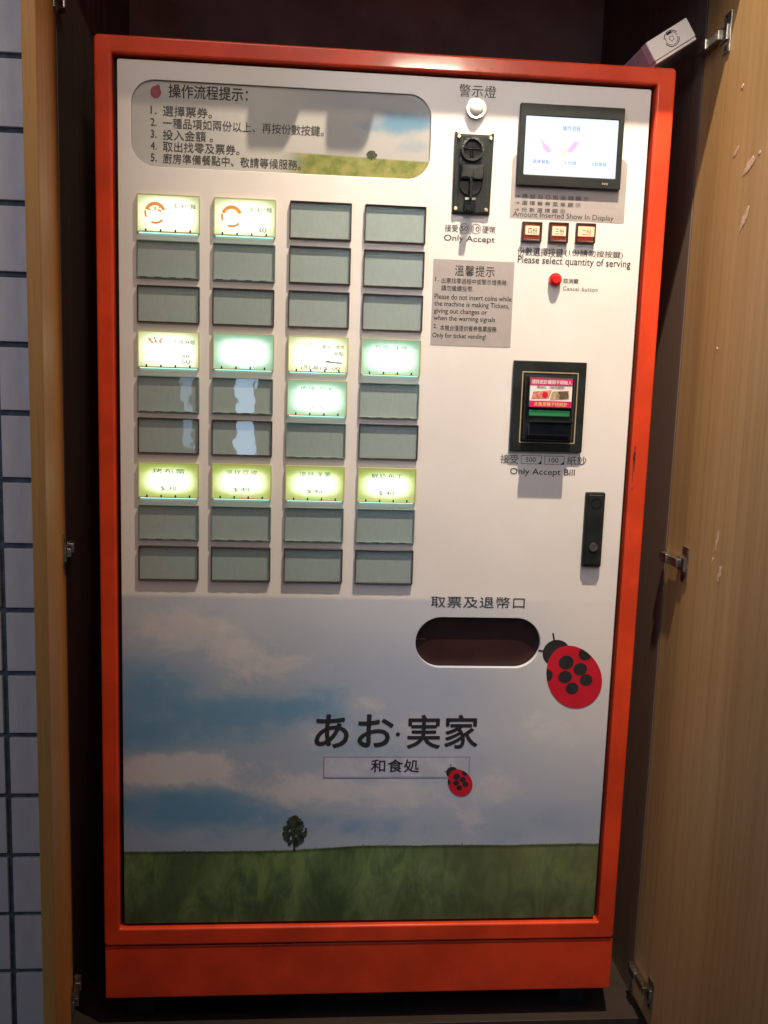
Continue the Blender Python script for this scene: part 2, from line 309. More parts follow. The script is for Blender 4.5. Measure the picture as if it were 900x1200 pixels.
# ------------------------------------------------------------------ mesh helpers
def link(name, me, m, parent=None, loc=None):
    o = bpy.data.objects.new(name, me); C.objects.link(o)
    if m is not None and not me.materials: me.materials.append(M[m] if isinstance(m, str) else m)
    if parent is not None: o.parent = parent
    if loc is not None: o.location = loc
    return o
def empty(name, loc, label, cat, rz=0, group=None):
    o = bpy.data.objects.new(name, None); C.objects.link(o); o.location = loc; o.rotation_euler.z = rz; o.empty_display_size = 0.05
    o['label'] = label; o['category'] = cat
    if group: o['group'] = group
    return o
def mesh_of(bm, name, smooth=False):
    me = bpy.data.meshes.new(name); bmesh.ops.recalc_face_normals(bm, faces=bm.faces)
    if smooth:
        for f in bm.faces: f.smooth = True
    bm.to_mesh(me); bm.free(); return me
def add_box(bm, x0, x1, y0, y1, z0, z1, bev=0.0, seg=2, mtx=None):
    t = bmesh.new(); r = bmesh.ops.create_cube(t, size=1.0)
    for v in t.verts: v.co = Vector(((x0 + x1) / 2 + v.co.x * (x1 - x0), (y0 + y1) / 2 + v.co.y * (y1 - y0), (z0 + z1) / 2 + v.co.z * (z1 - z0)))
    if bev: bmesh.ops.bevel(t, geom=list(t.edges), offset=bev, segments=seg, profile=0.6, affect='EDGES')
    if mtx: bmesh.ops.transform(t, matrix=mtx, verts=t.verts)
    tm = bpy.data.meshes.new('t'); t.to_mesh(tm); t.free(); bm.from_mesh(tm); bpy.data.meshes.remove(tm)
def add_cyl(bm, cx, cz, r, y0, y1, n=32, r2=None, bev=0.0, sx=1.0):
    """disc with its axis along Y; y0 is the front (towards the viewer)"""
    r2 = r if r2 is None else r2
    prof = [(r2, y1), (r, y0 + bev), (r - bev, y0)] if bev else [(r2, y1), (r, y0)]
    rings = [[bm.verts.new((cx + rr * sx * math.cos(2 * math.pi * k / n), yy, cz + rr * math.sin(2 * math.pi * k / n))) for k in range(n)] for rr, yy in prof]
    for a, b in zip(rings, rings[1:]):
        for k in range(n): bm.faces.new((a[k], a[(k + 1) % n], b[(k + 1) % n], b[k]))
    bm.faces.new(rings[-1]); bm.faces.new(rings[0])
def add_dome(bm, cx, cz, r, y, h, n=28, m_=7):
    rings = []
    for j in range(m_):
        a = math.pi / 2 * j / m_
        rings.append([bm.verts.new((cx + r * math.cos(a) * math.cos(2 * math.pi * k / n), y - h * math.sin(a), cz + r * math.cos(a) * math.sin(2 * math.pi * k / n))) for k in range(n)])
    for a, b in zip(rings, rings[1:]):
        for k in range(n): bm.faces.new((a[k], a[(k + 1) % n], b[(k + 1) % n], b[k]))
    t = bm.verts.new((cx, y - h, cz))
    for k in range(n): bm.faces.new((rings[-1][k], rings[-1][(k + 1) % n], t))
def add_ring(bm, cx, cz, r0, r1, y0, y1, n=40, a0=0, a1=2 * math.pi, sx=1.0):
    full = abs(a1 - a0 - 2 * math.pi) < 1e-6; cnt = n if full else n + 1
    V = []
    for k in range(cnt):
        a = a0 + (a1 - a0) * k / n
        V.append([bm.verts.new((cx + r * sx * math.cos(a), yy, cz + r * math.sin(a))) for r, yy in ((r0, y1), (r0, y0), (r1, y0), (r1, y1))])
    for k in range(n):
        A, B = V[k], V[(k + 1) % cnt]
        for i in range(4): bm.faces.new((A[i], B[i], B[(i + 1) % 4], A[(i + 1) % 4]))
    if not full: bm.faces.new(V[0]); bm.faces.new(V[-1])
def add_line(bm, p, q, w, y0, y1):
    d = Vector((q[0] - p[0], q[1] - p[1])).normalized(); nx, nz = -d.y * w / 2, d.x * w / 2
    vs = [(p[0] + nx, p[1] + nz), (q[0] + nx, q[1] + nz), (q[0] - nx, q[1] - nz), (p[0] - nx, p[1] - nz)]
    a = [bm.verts.new((x, y0, z)) for x, z in vs]; b = [bm.verts.new((x, y1, z)) for x, z in vs]
    bm.faces.new(a); bm.faces.new(b)
    for i in range(4): bm.faces.new((a[i], a[(i + 1) % 4], b[(i + 1) % 4], b[i]))
def rrect(x0, x1, z0, z1, r, n=10):
    pts = []
    for cx, cz, a in ((x1 - r, z1 - r, 0), (x0 + r, z1 - r, 90), (x0 + r, z0 + r, 180), (x1 - r, z0 + r, 270)):
        for k in range(n + 1):
            t = R(a + 90 * k / n); pts.append((cx + r * math.cos(t), cz + r * math.sin(t)))
    return pts
def plate_mesh(loops, yf, yb, bev=0.0, seg=2):
    """flat plate with holes: loops in (x, z); front at y=yf, back at y=yb"""
    cu = bpy.data.curves.new('c', 'CURVE'); cu.dimensions = '2D'; cu.fill_mode = 'BOTH'
    cu.extrude = max(1e-6, (yb - yf) / 2 - bev); cu.bevel_depth = bev; cu.bevel_resolution = seg; cu.offset = -bev
    for L in loops:
        s = cu.splines.new('POLY'); s.points.add(len(L) - 1); s.use_cyclic_u = True
        for p, (x, z) in zip(s.points, L): p.co = (x, z, 0, 1)
    o = bpy.data.objects.new('c', cu); C.objects.link(o)
    dg = bpy.context.evaluated_depsgraph_get(); me = bpy.data.meshes.new_from_object(o.evaluated_get(dg))
    for v in me.vertices: v.co = Vector((v.co.x, (yf + yb) / 2 - v.co.z, v.co.y))
    bpy.data.objects.remove(o); bpy.data.curves.remove(cu); me.materials.clear(); me.update()
    return me
def text_mesh(s, x0, z0, x1, z1, y=-0.0004, thick=0.0002, bold=0.006, shear=0.0, spacing=1.0, mono=False):
    """lettering whose ink box is fitted to x0..x1, z0..z1; stands y in front of the panel"""
    cu = bpy.data.curves.new('t', 'FONT'); cu.body = s; cu.size = 1.0; cu.shear = shear; cu.space_character = spacing; cu.resolution_u = 3
    o = bpy.data.objects.new('t', cu); C.objects.link(o)
    dg = bpy.context.evaluated_depsgraph_get(); me = bpy.data.meshes.new_from_object(o.evaluated_get(dg))
    bpy.data.objects.remove(o); bpy.data.curves.remove(cu); me.materials.clear()
    xs = [v.co.x for v in me.vertices]; ys = [v.co.y for v in me.vertices]
    ax, bx, ay, by = min(xs), max(xs), min(ys), max(ys)
    for v in me.vertices: v.co = Vector((x0 + (v.co.x - ax) / (bx - ax) * (x1 - x0), y, z0 + (v.co.y - ay) / (by - ay) * (z1 - z0)))
    if bold:   # heavier stroke: the same outline laid down again a hair to each side, each a little behind the last
        d = bold * 0.8 * (x1 - x0) / (bx - ax); d2 = bold * 0.8 * (z1 - z0) / (by - ay)
        src = me.copy(); bb = bmesh.new(); bb.from_mesh(me)
        for k in range(8):
            t = src.copy(); a = k * math.pi / 4
            for v in t.vertices: v.co += Vector((d * math.cos(a), 0.000006 * (k + 1), d2 * math.sin(a)))
            bb.from_mesh(t); bpy.data.meshes.remove(t)
        bb.to_mesh(me); bb.free(); bpy.data.meshes.remove(src)
    bm = bmesh.new(); bm.from_mesh(me)
    for f in bm.faces: f.normal_update()
    for f in bm.faces:
        if f.normal.y > 0: f.normal_flip()
    bm.to_mesh(me); bm.free(); me.update()
    return me

# ------------------------------------------------------------------ setting: cabinet, wall, floor
bm = bmesh.new(); add_box(bm, -2.2, 3.0, -4.0, 1.2, -0.42, -0.36); fl = link('floor', mesh_of(bm, 'floor'), mat('dark_stone_floor', (0.06, 0.05, 0.045), 0.5, var=0.3, scale=8)); fl['kind'] = 'structure'

CX, CY, CZ = 0.35, 0.25, -0.36
cab = empty('wooden_cabinet', (CX, CY, CZ), 'built-in wooden cabinet with both doors swung open around the orange ticket machine', 'cabinet')
off = Vector((-CX, -CY, -CZ))
XL, XR, YF = -0.083, 0.782, 0.04
def cpart(name, bm, m, smooth=False, parent=cab, loc=off): return link(name, mesh_of(bm, name, smooth), m, parent, loc)
bm = bmesh.new(); add_box(bm, XL - 0.02, XL, YF, 0.55, -0.16, 1.60); cpart('side_panel', bm, 'wood_dark')
bm = bmesh.new(); add_box(bm, XR, XR + 0.02, YF, 0.55, -0.16, 1.60); cpart('side_panel', bm, 'wood_dark')
bm = bmesh.new(); add_box(bm, XL, XR, 0.53, 0.55, -0.16, 1.60); cpart('back_panel', bm, 'niche_back')
bm = bmesh.new(); add_box(bm, XL - 0.02, XR + 0.02, -0.012, 0.53, -0.178, -0.1605, 0.001); cpart('floor_panel', bm, 'floor_wood')
bm = bmesh.new(); add_box(bm, XL - 0.02, XR + 0.02, 0.0, 0.55, -0.36, -0.179); cpart('plinth', bm, 'wood_dark')
bm = bmesh.new(); add_box(bm, XL, XR, YF, 0.53, 1.545, 1.56); cpart('top_panel', bm, 'niche_back')
bm = bmesh.new(); add_box(bm, -0.6, 1.3, -0.10, YF - 0.002, 1.362, 1.60, 0.0015); cpart('header_board', bm, 'wood')
for x0, x1, zz in ((0.254, 0.298, 1.318), (0.336, 0.380, 1.320)):  # unseen blocks added to cast two shadows on the instruction plate
    bm = bmesh.new(); add_box(bm, x0, x1, -0.1, -0.06, zz, 1.3615, 0.009, 4); cpart('shadow_block', bm, 'black_plastic')

def door(side, ang, w, z0, z1, hinges):
    """door hung on the front edge of a side panel; inner face towards the machine"""
    s = 1 if side == 'r' else -1
    hx = XR if s > 0 else XL
    th = 0.0125 if s < 0 else 0.018
    bm = bmesh.new()
    # local frame: x = out of the cabinet side (away from machine), y = towards the viewer is -y
    add_box(bm, *((0, th) if s > 0 else (-th, 0)), -w, -0.0006, z0, z1, 0.0006, 1)
    loc = Vector((hx, YF - 0.004, 0)) + off
    d = cpart('cabinet_door', bm, 'wood' if s > 0 else 'wood_edge', loc=loc); d.rotation_euler.z = ang
    for hz in hinges:
        bm = bmesh.new()
        n = -s
        def bx(xa, xb, ya, yb, za, zb, bev=0.0008):
            xa, xb = (xa * n * 0.85, xb * n * 0.85); za, zb = hz + (za - hz) * 0.80, hz + (zb - hz) * 0.80; ya, yb = ya * 0.82, yb * 0.82
            add_box(bm, min(xa, xb), max(xa, xb), ya, yb, za, zb, bev * 0.6, 2)
        bx(0.0003, 0.0020, -0.100, -0.074, hz - 0.031, hz + 0.031)                    # mounting flange of the cup
        bx(0.0018, 0.0052, -0.094, -0.064, hz - 0.012, hz + 0.012, 0.0015)            # cup rim
        bx(0.0040, 0.0120, -0.078, -0.030, hz - 0.0075, hz + 0.0075, 0.002)           # crank arm
        bx(0.0050, 0.0150, -0.036, -0.010, hz - 0.0085, hz + 0.0085, 0.0025)          # knuckle
        bx(0.0030, 0.0110, -0.012, 0.0035, hz - 0.0060, hz + 0.0060, 0.0015)           # arm into the cabinet
        hgo = cpart('hinge', bm, 'chrome', parent=d, loc=(0, 0, 0))
        bm = bmesh.new()
        for dz in (-0.018, 0.018):
            xa, xb = sorted((0.0016 * n, 0.0023 * n)); add_box(bm, xa, xb, -0.074, -0.069, hz + dz - 0.003, hz + dz + 0.003, 0.0008)
        xa, xb = sorted((0.0043 * n, 0.0048 * n)); add_box(bm, xa, xb, -0.074, -0.066, hz - 0.008, hz + 0.008, 0.0002, 1)
        link('hinge_cup', mesh_of(bm, 'hinge_cup'), 'black_plastic', d)
    return d
dl = door('l', R(12.2), 0.415, -0.155, 1.345, (1.255, 0.553, -0.105))
dr = door('r', R(0.0), 0.415, -0.155, 1.345, (1.252, 0.553, -0.105))
# bare scuffs on the inner face of the right door (flat chips in the veneer)
def chip(y0, z0, L, w, tilt, seed):
    rnd = random.Random(seed); n = 14; bm = bmesh.new(); vs = []
    for k in range(n):
        a = 2 * math.pi * k / n; rr = 1 + rnd.uniform(-0.28, 0.22)
        p, q = math.cos(a) * L * rr, math.sin(a) * w * rr
        vs.append(bm.verts.new((-0.0005, y0 + p * math.cos(tilt) - q * math.sin(tilt), z0 + p * math.sin(tilt) + q * math.cos(tilt))))
    bm.faces.new(vs); r = bmesh.ops.extrude_face_region(bm, geom=list(bm.faces))
    for v in [e for e in r['geom'] if isinstance(e, bmesh.types.BMVert)]: v.co.x = 0.0004
    link('veneer_chip', mesh_of(bm, 'chip'), 'scratch', dr)
chip(-0.166, 1.069, 0.016, 0.0055, R(155), 1); chip(-0.190, 1.078, 0.003, 0.0018, 0, 2); chip(-0.165, 1.006, 0.018, 0.005, R(128), 3)
chip(-0.125, 1.094, 0.0075, 0.0024, R(140), 5); chip(-0.165, 0.605, 0.003, 0.016, R(8), 6); chip(-0.179, 0.562, 0.004, 0.013, R(15), 7)
chip(-0.117, 0.85, 0.003, 0.0013, 0.4, 8); chip(-0.156, 0.576, 0.0015, 0.004, 0.2, 10); chip(-0.128, 1.171, 0.003, 0.0028, 0, 12)

# tiled wall left of the cabinet
wall = empty('tiled_wall', (-0.33, 0.06, -0.36), 'mauve grey tiled wall with dark grout left of the cabinet', 'wall')
wo = Vector((0.33, -0.06, 0.36))
bm = bmesh.new(); add_box(bm, -0.93, XL - 0.0205, 0.0355, 0.10, -0.36, 1.60); link('grout', mesh_of(bm, 'grout'), 'grout', wall, wo)
PT, GW = 0.0919, 0.0078
bm = bmesh.new(); add_box(bm, 0, 0.188 - GW, 0.030, 0.040, 0, PT - GW, 0.0012, 2); tme = mesh_of(bm, 'tile'); tme.materials.append(M['tile'])
for i in range(-4, 1):
    for k in range(-4, 17):
        z = 1.1939 - k * PT - PT + GW / 2; x = -0.168 + i * 0.188 + GW / 2
        if x > -0.17 + 0.001 and i == 0:
            pass
        o = link('tile', tme, None, wall, Vector((x, random.uniform(-0.0006, 0.0006), z)) + wo)
        if i == 0:
            o.scale.x = (XL - 0.021 - x) / (0.188 - GW)
        o.rotation_euler.y = random.uniform(-0.0015, 0.0015)

# ------------------------------------------------------------------ ticket machine
MX, MY, MZ = 0.35, 0.20, -0.1604
mach = empty('ticket_machine', (MX, MY, MZ), 'orange and white meal ticket vending machine with lit selection buttons inside the open cabinet', 'ticket machine')
mo = Vector((-MX, -MY, -MZ))
def part(name, me_or_bm, m, parent=mach, smooth=False, label=None):
    me = mesh_of(me_or_bm, name, smooth) if isinstance(me_or_bm, bmesh.types.BMesh) else me_or_bm
    o = link(name, me, m, parent, mo if parent is mach else (0, 0, 0))
    if label: o['label'] = label
    return o
FX0, FX1, FZ0, FZ1 = -0.0265, 0.7285, -0.0300, 1.2150
bm = bmesh.new()
add_box(bm, FX0 + 0.002, FX0 + 0.004, 0.0125, 0.42, -0.114, FZ1 - 0.002); add_box(bm, FX1 - 0.004, FX1 - 0.002, 0.0125, 0.42, -0.114, FZ1 - 0.002)
add_box(bm, FX0 + 0.0041, FX1 - 0.0041, 0.0125, 0.4179, FZ1 - 0.004, FZ1 - 0.002); add_box(bm, FX0 + 0.0041, FX1 - 0.0041, 0.0125, 0.4179, -0.114, -0.112)
add_box(bm, FX0 + 0.0041, FX1 - 0.0041, 0.418, 0.42, -0.114, FZ1 - 0.002); body = part('body', bm, 'orange')
fr = part('front_frame', plate_mesh([rrect(FX0, FX1, FZ0, FZ1, 0.006, 5), rrect(-0.0045, 0.7035, -0.0035, 1.1930, 0.002, 3)], -0.007, 0.012, 0.0030, 4), 'orange')
for p in fr.data.polygons: p.use_smooth = False
bm = bmesh.new(); add_box(bm, FX0 + 0.0005, FX1 + 0.0005, -0.005, 0.0118, -0.1145, FZ0 - 0.0022, 0.0022, 3); part('kick_plate', bm, 'orange')
part('gap_seal', plate_mesh([rrect(-0.020, 0.720, -0.028, 1.205, 0.001, 1), rrect(0.010, 0.69, 0.01, 1.175, 0.001, 1)], 0.0125, 0.014), 'dark_gap')
for fx in (0.02, 0.68):
    for fy in (0.04, 0.38):
        bm = bmesh.new(); add_box(bm, fx - 0.02, fx + 0.02, fy - 0.02, fy + 0.02, -0.1602, -0.114, 0.003); part('foot', bm, 'black_plastic')
# chipped paint on the right rail
bm = bmesh.new()
for (px, pz, sx, sz, sd) in ((0.7080, 0.700, 0.0016, 0.008, 1), (0.7074, 0.683, 0.0005, 0.020, 2), (0.7092, 0.690, 0.0004, 0.012, 4), (0.7078, 0.655, 0.0009, 0.0016, 3), (0.7082, 0.711, 0.0009, 0.003, 5)):
    rnd = random.Random(sd); vs = []
    for k in range(12):
        a = 2 * math.pi * k / 12; q = 1 + rnd.uniform(-0.35, 0.3); vs.append(bm.verts.new((px + math.cos(a) * sx * q, -0.00725, pz + math.sin(a) * sz * q)))
    bm.faces.new(vs)
part('paint_chip', bm, 'dark_gap')
# door panel with the cut-outs for the instruction plate and the tray
W, H = 0.6985, 1.1885
IX0, IX1, IZ0, IZ1 = 0.0185, 0.4055, 1.0590, 1.1655
TX0, TX1, TZ0, TZ1 = 0.4110, 0.5915, 0.3905, 0.4640
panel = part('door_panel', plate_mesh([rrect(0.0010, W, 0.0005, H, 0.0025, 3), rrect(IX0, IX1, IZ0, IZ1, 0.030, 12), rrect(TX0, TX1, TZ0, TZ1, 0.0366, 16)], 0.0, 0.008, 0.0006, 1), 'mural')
plate = part('instruction_plate', plate_mesh([rrect(IX0 - 0.002, IX1 + 0.002, IZ0 - 0.002, IZ1 + 0.002, 0.031, 10)], 0.0028, 0.0078), 'plate')
part('plate_edge', plate_mesh([rrect(IX0 - 0.0008, IX1 + 0.0008, IZ0 - 0.0008, IZ1 + 0.0008, 0.0308, 12), rrect(IX0 + 0.0002, IX1 - 0.0002, IZ0 + 0.0002, IZ1 - 0.0002, 0.0298, 12)], 0.0002, 0.0027), mat('brushed_cut_edge', (0.30, 0.25, 0.23), 0.4, metal=0.3))

def lettering(s, x0, z0, x1, z1, m='ink', parent=mach, **kw):
    return part('lettering', text_mesh(s, x0, z0, x1, z1, **kw), m, parent)
def on(parent_part): return parent_part
# instruction plate text
yI = 0.0024
lettering('操作流程提示：', 0.0655, 1.1455, 0.1660, 1.1620, 'ink', y=yI, bold=0.018)
rows = [('1.', '選擇票券。', 1.1290, 0.1205), ('2.', '一種品項如兩份以上、再按份數按鍵。', 1.1142, 0.2650), ('3.', '投入金額 。', 1.0997, 0.1220), ('4.', '取出找零及票券。', 1.0852, 0.1560), ('5.', '廚房準備餐點中、敬請等候服務。', 1.0705, 0.2360)]
for a, s, z, x1 in rows:
    lettering(a, 0.0425, z - 0.0045, 0.0500, z + 0.0050, 'ink_soft', y=yI, bold=0.008)
    lettering(s, 0.0580, z - 0.0065, x1, z + 0.0062, 'ink_soft', y=yI, bold=0.006)
# plum mark before the heading
bm = bmesh.new(); vs = []
for k in range(28):
    a = 2 * math.pi * k / 28; r = 0.0068 + (0.0022 if abs(k - 5) < 2 else 0)
    vs.append(bm.verts.new((0.0490 + r * math.cos(a), yI, 1.1510 + r * 1.12 * math.sin(a))))
bm.faces.new(vs); part('plum_emblem', bm, 'plum_print')
# small printed tree
def tree_print(cx, zb, w, h, y, seed):
    rnd = random.Random(seed); bm = bmesh.new()
    add_line(bm, (cx, zb - 0.0005), (cx, zb + h * 0.35), w * 0.10, y, y + 0.0001)
    part('tree_trunk_print', bm, 'trunk_print')
    bm = bmesh.new(); n = 170
    for i in range(n):
        a = rnd.uniform(0, 2 * math.pi); q = math.sqrt(rnd.uniform(0, 1))
        px = cx + math.cos(a) * q * w * 0.5 * (1 if math.sin(a) < 0.2 else 0.78); pz = zb + h * 0.57 + math.sin(a) * q * h * 0.42
        r = rnd.uniform(0.05, 0.10) * w
        k0 = rnd.uniform(0, 6); vs = [bm.verts.new((px + r * math.cos(k0 + 2 * math.pi * k / 6) * rnd.uniform(0.7, 1.2), y - 0.00001 - 0.0000012 * i, pz + r * math.sin(k0 + 2 * math.pi * k / 6) * rnd.uniform(0.7, 1.2))) for k in range(6)]
        bm.faces.new(vs)
    o = part('tree_crown_print', bm, 'leaf_print'); return o
tree_print(0.2450, 0.1120, 0.033, 0.055, -0.0005, 3)
tree_print(0.3285, 1.0815, 0.0135, 0.0115, yI, 5)

# headings on the panel
lettering('警示燈', 0.4408, 1.1660, 0.4895, 1.1815, 'ink_soft', bold=0.004, spacing=1.1)
lettering('接受', 0.4290, 0.9940, 0.4468, 1.0035, 'ink_soft'); lettering('硬幣', 0.4795, 0.9940, 0.4975, 1.0035, 'ink_soft')
for cx, t in ((0.4552, '50'), (0.4712, '10')):
    bm = bmesh.new(); add_ring(bm, cx, 0.9990, 0.0060, 0.0066, -0.0004, -0.0002); part('coin_ring_print', bm, 'ink_soft')
    lettering(t, cx - 0.0046, 0.9958, cx + 0.0046, 1.0022, 'ink')
lettering('Only Accept', 0.4285, 0.9800, 0.4972, 0.9902, 'ink', bold=0.006)
part('notice_print', plate_mesh([rrect(0.4154, 0.5258, 0.8440, 0.9580, 0.0005, 2)], -0.0003, 0.0002), 'flat_grey')
yN = -0.00055
def nl(s, x0, z0, x1, z1, m='ink', **kw): lettering(s, x0, z0, x1, z1, m, y=yN, **kw)
nl('溫馨提示', 0.4450, 0.9370, 0.4990, 0.9510, 'ink_soft', spacing=1.1)
nl('1.', 0.4187, 0.9290, 0.4235, 0.9345); nl('出票找零過程中或警示燈亮時,', 0.4275, 0.9262, 0.5175, 0.9338, 'ink_soft')
nl('請勿繼續投幣.', 0.4275, 0.9165, 0.4710, 0.9240, 'ink_soft')
for s, x1, z in (('Please do not insert coins while', 0.5240, 0.9040), ('the machine is making Tickets,', 0.5215, 0.8945), ('giving out changes or', 0.4915, 0.8850), ('when the warning signals', 0.5030, 0.8755)):
    nl(s, 0.4188, z + (0.0016 if s[0] == 'P' else 0), x1, z + 0.0085, 'ink', bold=0.005)
nl('2.', 0.4187, 0.8668, 0.4235, 0.8722); nl('本機台僅提供餐券售票服務.', 0.4280, 0.8640, 0.5065, 0.8715, 'ink_soft')
nl('Only for ticket vending!', 0.4180, 0.8525, 0.4915, 0.8608, 'ink')

# display with a flat grey patch behind and below it
part('display_backing_patch', plate_mesh([[(0.5158, 1.0155), (0.6728, 1.0150)] + [(0.6728 - 0.010 + 0.010 * math.cos(R(a)), 1.0880 + 0.010 * math.sin(R(a))) for a in range(0, 91, 10)] + [(0.5258 - 0.010 * math.sin(R(a)), 1.0880 + 0.010 * math.cos(R(a))) for a in range(0, 91, 10)]], -0.0003, 0.0002), 'flat_grey')
for i, s in enumerate(('→應投及已投金額顯示', '→選擇餐券菜單顯示', '→份數選擇顯示')):
    n = len(s) - 1; z = 1.0445 - i * 0.0088
    lettering(s, 0.5222, z - 0.0030, 0.5222 + 0.0068 + n * 0.01035, z + 0.0030, 'ink_soft', y=yN, spacing=1.55)
lettering('Amount Inserted Show In Display', 0.5200, 1.0155, 0.6580, 1.0245, 'ink_soft', y=yN)
disp = part('display', plate_mesh([rrect(0.5222, 0.6626, 1.0570, 1.1612, 0.0015, 3), rrect(0.5303, 0.6550, 1.0712, 1.1455, 0.0010, 2)], -0.0070, 0.0003, 0.0010, 2), 'black_plastic')
bm = bmesh.new(); add_box(bm, 0.5290, 0.6562, -0.0055, -0.0048, 1.0700, 1.1470); scr = part('screen', bm, 'screen', disp)
yS = -0.0057
def st(s, x0, z0, x1, z1, m='navy_ink', **kw): lettering(s, x0, z0, x1, z1, m, parent=disp, y=yS, **kw)
st('操作流程', 0.5800, 1.1290, 0.6040, 1.1355, bold=0.01)
st('1.選擇餐點', 0.5380, 1.0860, 0.5650, 1.0910, bold=0.004); st('2.付錢', 0.5850, 1.0862, 0.6010, 1.0910, bold=0.004); st('3.取票券', 0.6220, 1.0862, 0.6420, 1.0910, bold=0.004)
def poly(pts, m, parent, y, name):
    bm = bmesh.new(); bm.faces.new([bm.verts.new((x, y, z)) for x, z in pts]); return part(name, bm, m, parent)
hand1 = [(0.5505, 1.1165), (0.5520, 1.1170), (0.5575, 1.1110), (0.5610, 1.1095), (0.5650, 1.1045), (0.5655, 1.1015), (0.5625, 1.0995), (0.5575, 1.1020), (0.5555, 1.1060), (0.5540, 1.1050), (0.5545, 1.1095)]
poly(hand1, 'screen_pink', disp, yS, 'hand_picture')
hand2 = [(0.5865, 1.1035), (0.5895, 1.1060), (0.5925, 1.1110), (0.5975, 1.1165), (0.6010, 1.1155), (0.6025, 1.1145), (0.6000, 1.1095), (0.5965, 1.1050), (0.5940, 1.1025), (0.5900, 1.1015)]
poly(hand2, 'screen_pink', disp, yS, 'hand_picture')
bm = bmesh.new(); add_cyl(bm, 0.5825, 1.1010, 0.0033, yS, yS + 0.0002, 20); part('coin_picture', bm, 'screen_tan', disp)
for L, dashes in (([(0.5380, 1.1180), (0.5580, 1.1180), (0.5580, 1.1110), (0.5380, 1.1110)], (((0.540, 1.1155), (0.547, 1.1155)), ((0.540, 1.1130), (0.545, 1.1130)))), ([(0.6225, 1.1150), (0.6330, 1.1150), (0.6385, 1.1110), (0.6385, 1.0960), (0.6225, 1.0960)], (((0.625, 1.1100), (0.633, 1.1100)), ((0.625, 1.1060), (0.631, 1.1060)), ((0.628, 1.1140), (0.6325, 1.1120))))):
    bm = bmesh.new()
    for a, b in zip(L, L[1:] + L[:1]): add_line(bm, a, b, 0.0006, yS, yS + 0.0002)
    for a, b in dashes: add_line(bm, a, b, 0.0005, yS, yS + 0.0002)
    part('line_picture', bm, 'screen_line', disp)
bm = bmesh.new()
for i in range(3): add_box(bm, 0.6370 + i * 0.0030, 0.6392 + i * 0.0030, -0.0074, -0.0070, 1.0626 - i * 0.0002, 1.0650)
part('maker_badge', bm, 'bezel_ring', disp)

# warning lamp
bm = bmesh.new(); add_ring(bm, 0.4635, 1.1512, 0.0094, 0.0130, -0.0050, -0.0001, 40); wl = part('warning_lamp', bm, 'bezel_ring', smooth=False)
bm = bmesh.new(); add_cyl(bm, 0.4635, 1.1512, 0.0094, -0.0062, 0.0, 32); add_dome(bm, 0.4635, 1.1512, 0.0092, -0.0062, 0.0055); part('lamp_dome', bm, 'dome', wl, True)

# coin acceptor
ca = part('coin_acceptor', plate_mesh([[(0.4378, 1.0172), (0.4878, 1.0172), (0.4893, 1.1212), (0.4862, 1.1212), (0.4850, 1.1190), (0.4410, 1.1190), (0.4398, 1.1212), (0.4372, 1.1212)]], -0.0045, 0.0, 0.0012, 2), 'black_plastic')
bm = bmesh.new(); add_box(bm, 0.4432, 0.4832, -0.0052, -0.0040, 1.0195, 1.1165, 0.0006); part('face_plate', bm, 'black_plastic', ca)
for sx, sz in ((0.4425, 1.1150), (0.4842, 1.1146), (0.4415, 1.0235), (0.4825, 1.0232)):
    bm = bmesh.new(); add_cyl(bm, sx, sz, 0.0026, -0.0066, -0.0040, 16, bev=0.0008); part('screw', bm, 'brass', ca)
bm = bmesh.new(); add_ring(bm, 0.4600, 1.0985, 0.0122, 0.0150, -0.0120, -0.0045, 44); part('entry_rim', bm, 'black_gloss', ca)
bm = bmesh.new(); add_cyl(bm, 0.4600, 1.0985, 0.0123, -0.0062, -0.0046, 36, r2=0.0123); part('entry_dish', bm, 'black_plastic', ca)
bm = bmesh.new(); add_box(bm, 0.4582, 0.4588, -0.0125, -0.006, 1.0875, 1.0990, 0.0002, 1); add_box(bm, 0.4612, 0.4618, -0.0125, -0.006, 1.0875, 1.0990, 0.0002, 1); add_box(bm, 0.4490, 0.4710, -0.0095, -0.006, 1.0990, 1.1000, 0.0003, 1); part('coin_slot', bm, 'black_gloss', ca)
bm = bmesh.new(); add_box(bm, 0.4452, 0.4765, -0.0130, -0.005, 1.0600, 1.0790, 0.0018, 3); add_box(bm, 0.4465, 0.4620, -0.0142, -0.0129, 1.0625, 1.0775, 0.0006, 2); part('reject_lever', bm, 'black_gloss', ca)
bm = bmesh.new(); add_cyl(bm, 0.4600, 1.0560, 0.0160, -0.0075, -0.005, 36, bev=0.001); part('lever_boss', bm, 'black_plastic', ca)
bm = bmesh.new(); add_box(bm, 0.4578, 0.4612, -0.0160, -0.006, 1.0340, 1.0610, 0.0008); part('lever_stem', bm, 'black_gloss', ca)
bm = bmesh.new(); add_box(bm, 0.4525, 0.4675, -0.0110, -0.005, 1.0180, 1.0375, 0.0010); add_box(bm, 0.4555, 0.4640, -0.0220, -0.010, 1.0190, 1.0260, 0.0012); part('return_chute', bm, 'black_gloss', ca)
bm = bmesh.new(); add_box(bm, 0.4530, 0.4585, -0.0120, -0.0108, 1.0340, 1.0368, 0.0004); add_box(bm, 0.4620, 0.4672, -0.0120, -0.0108, 1.0340, 1.0368, 0.0004); part('chute_clip', bm, 'chrome', ca)

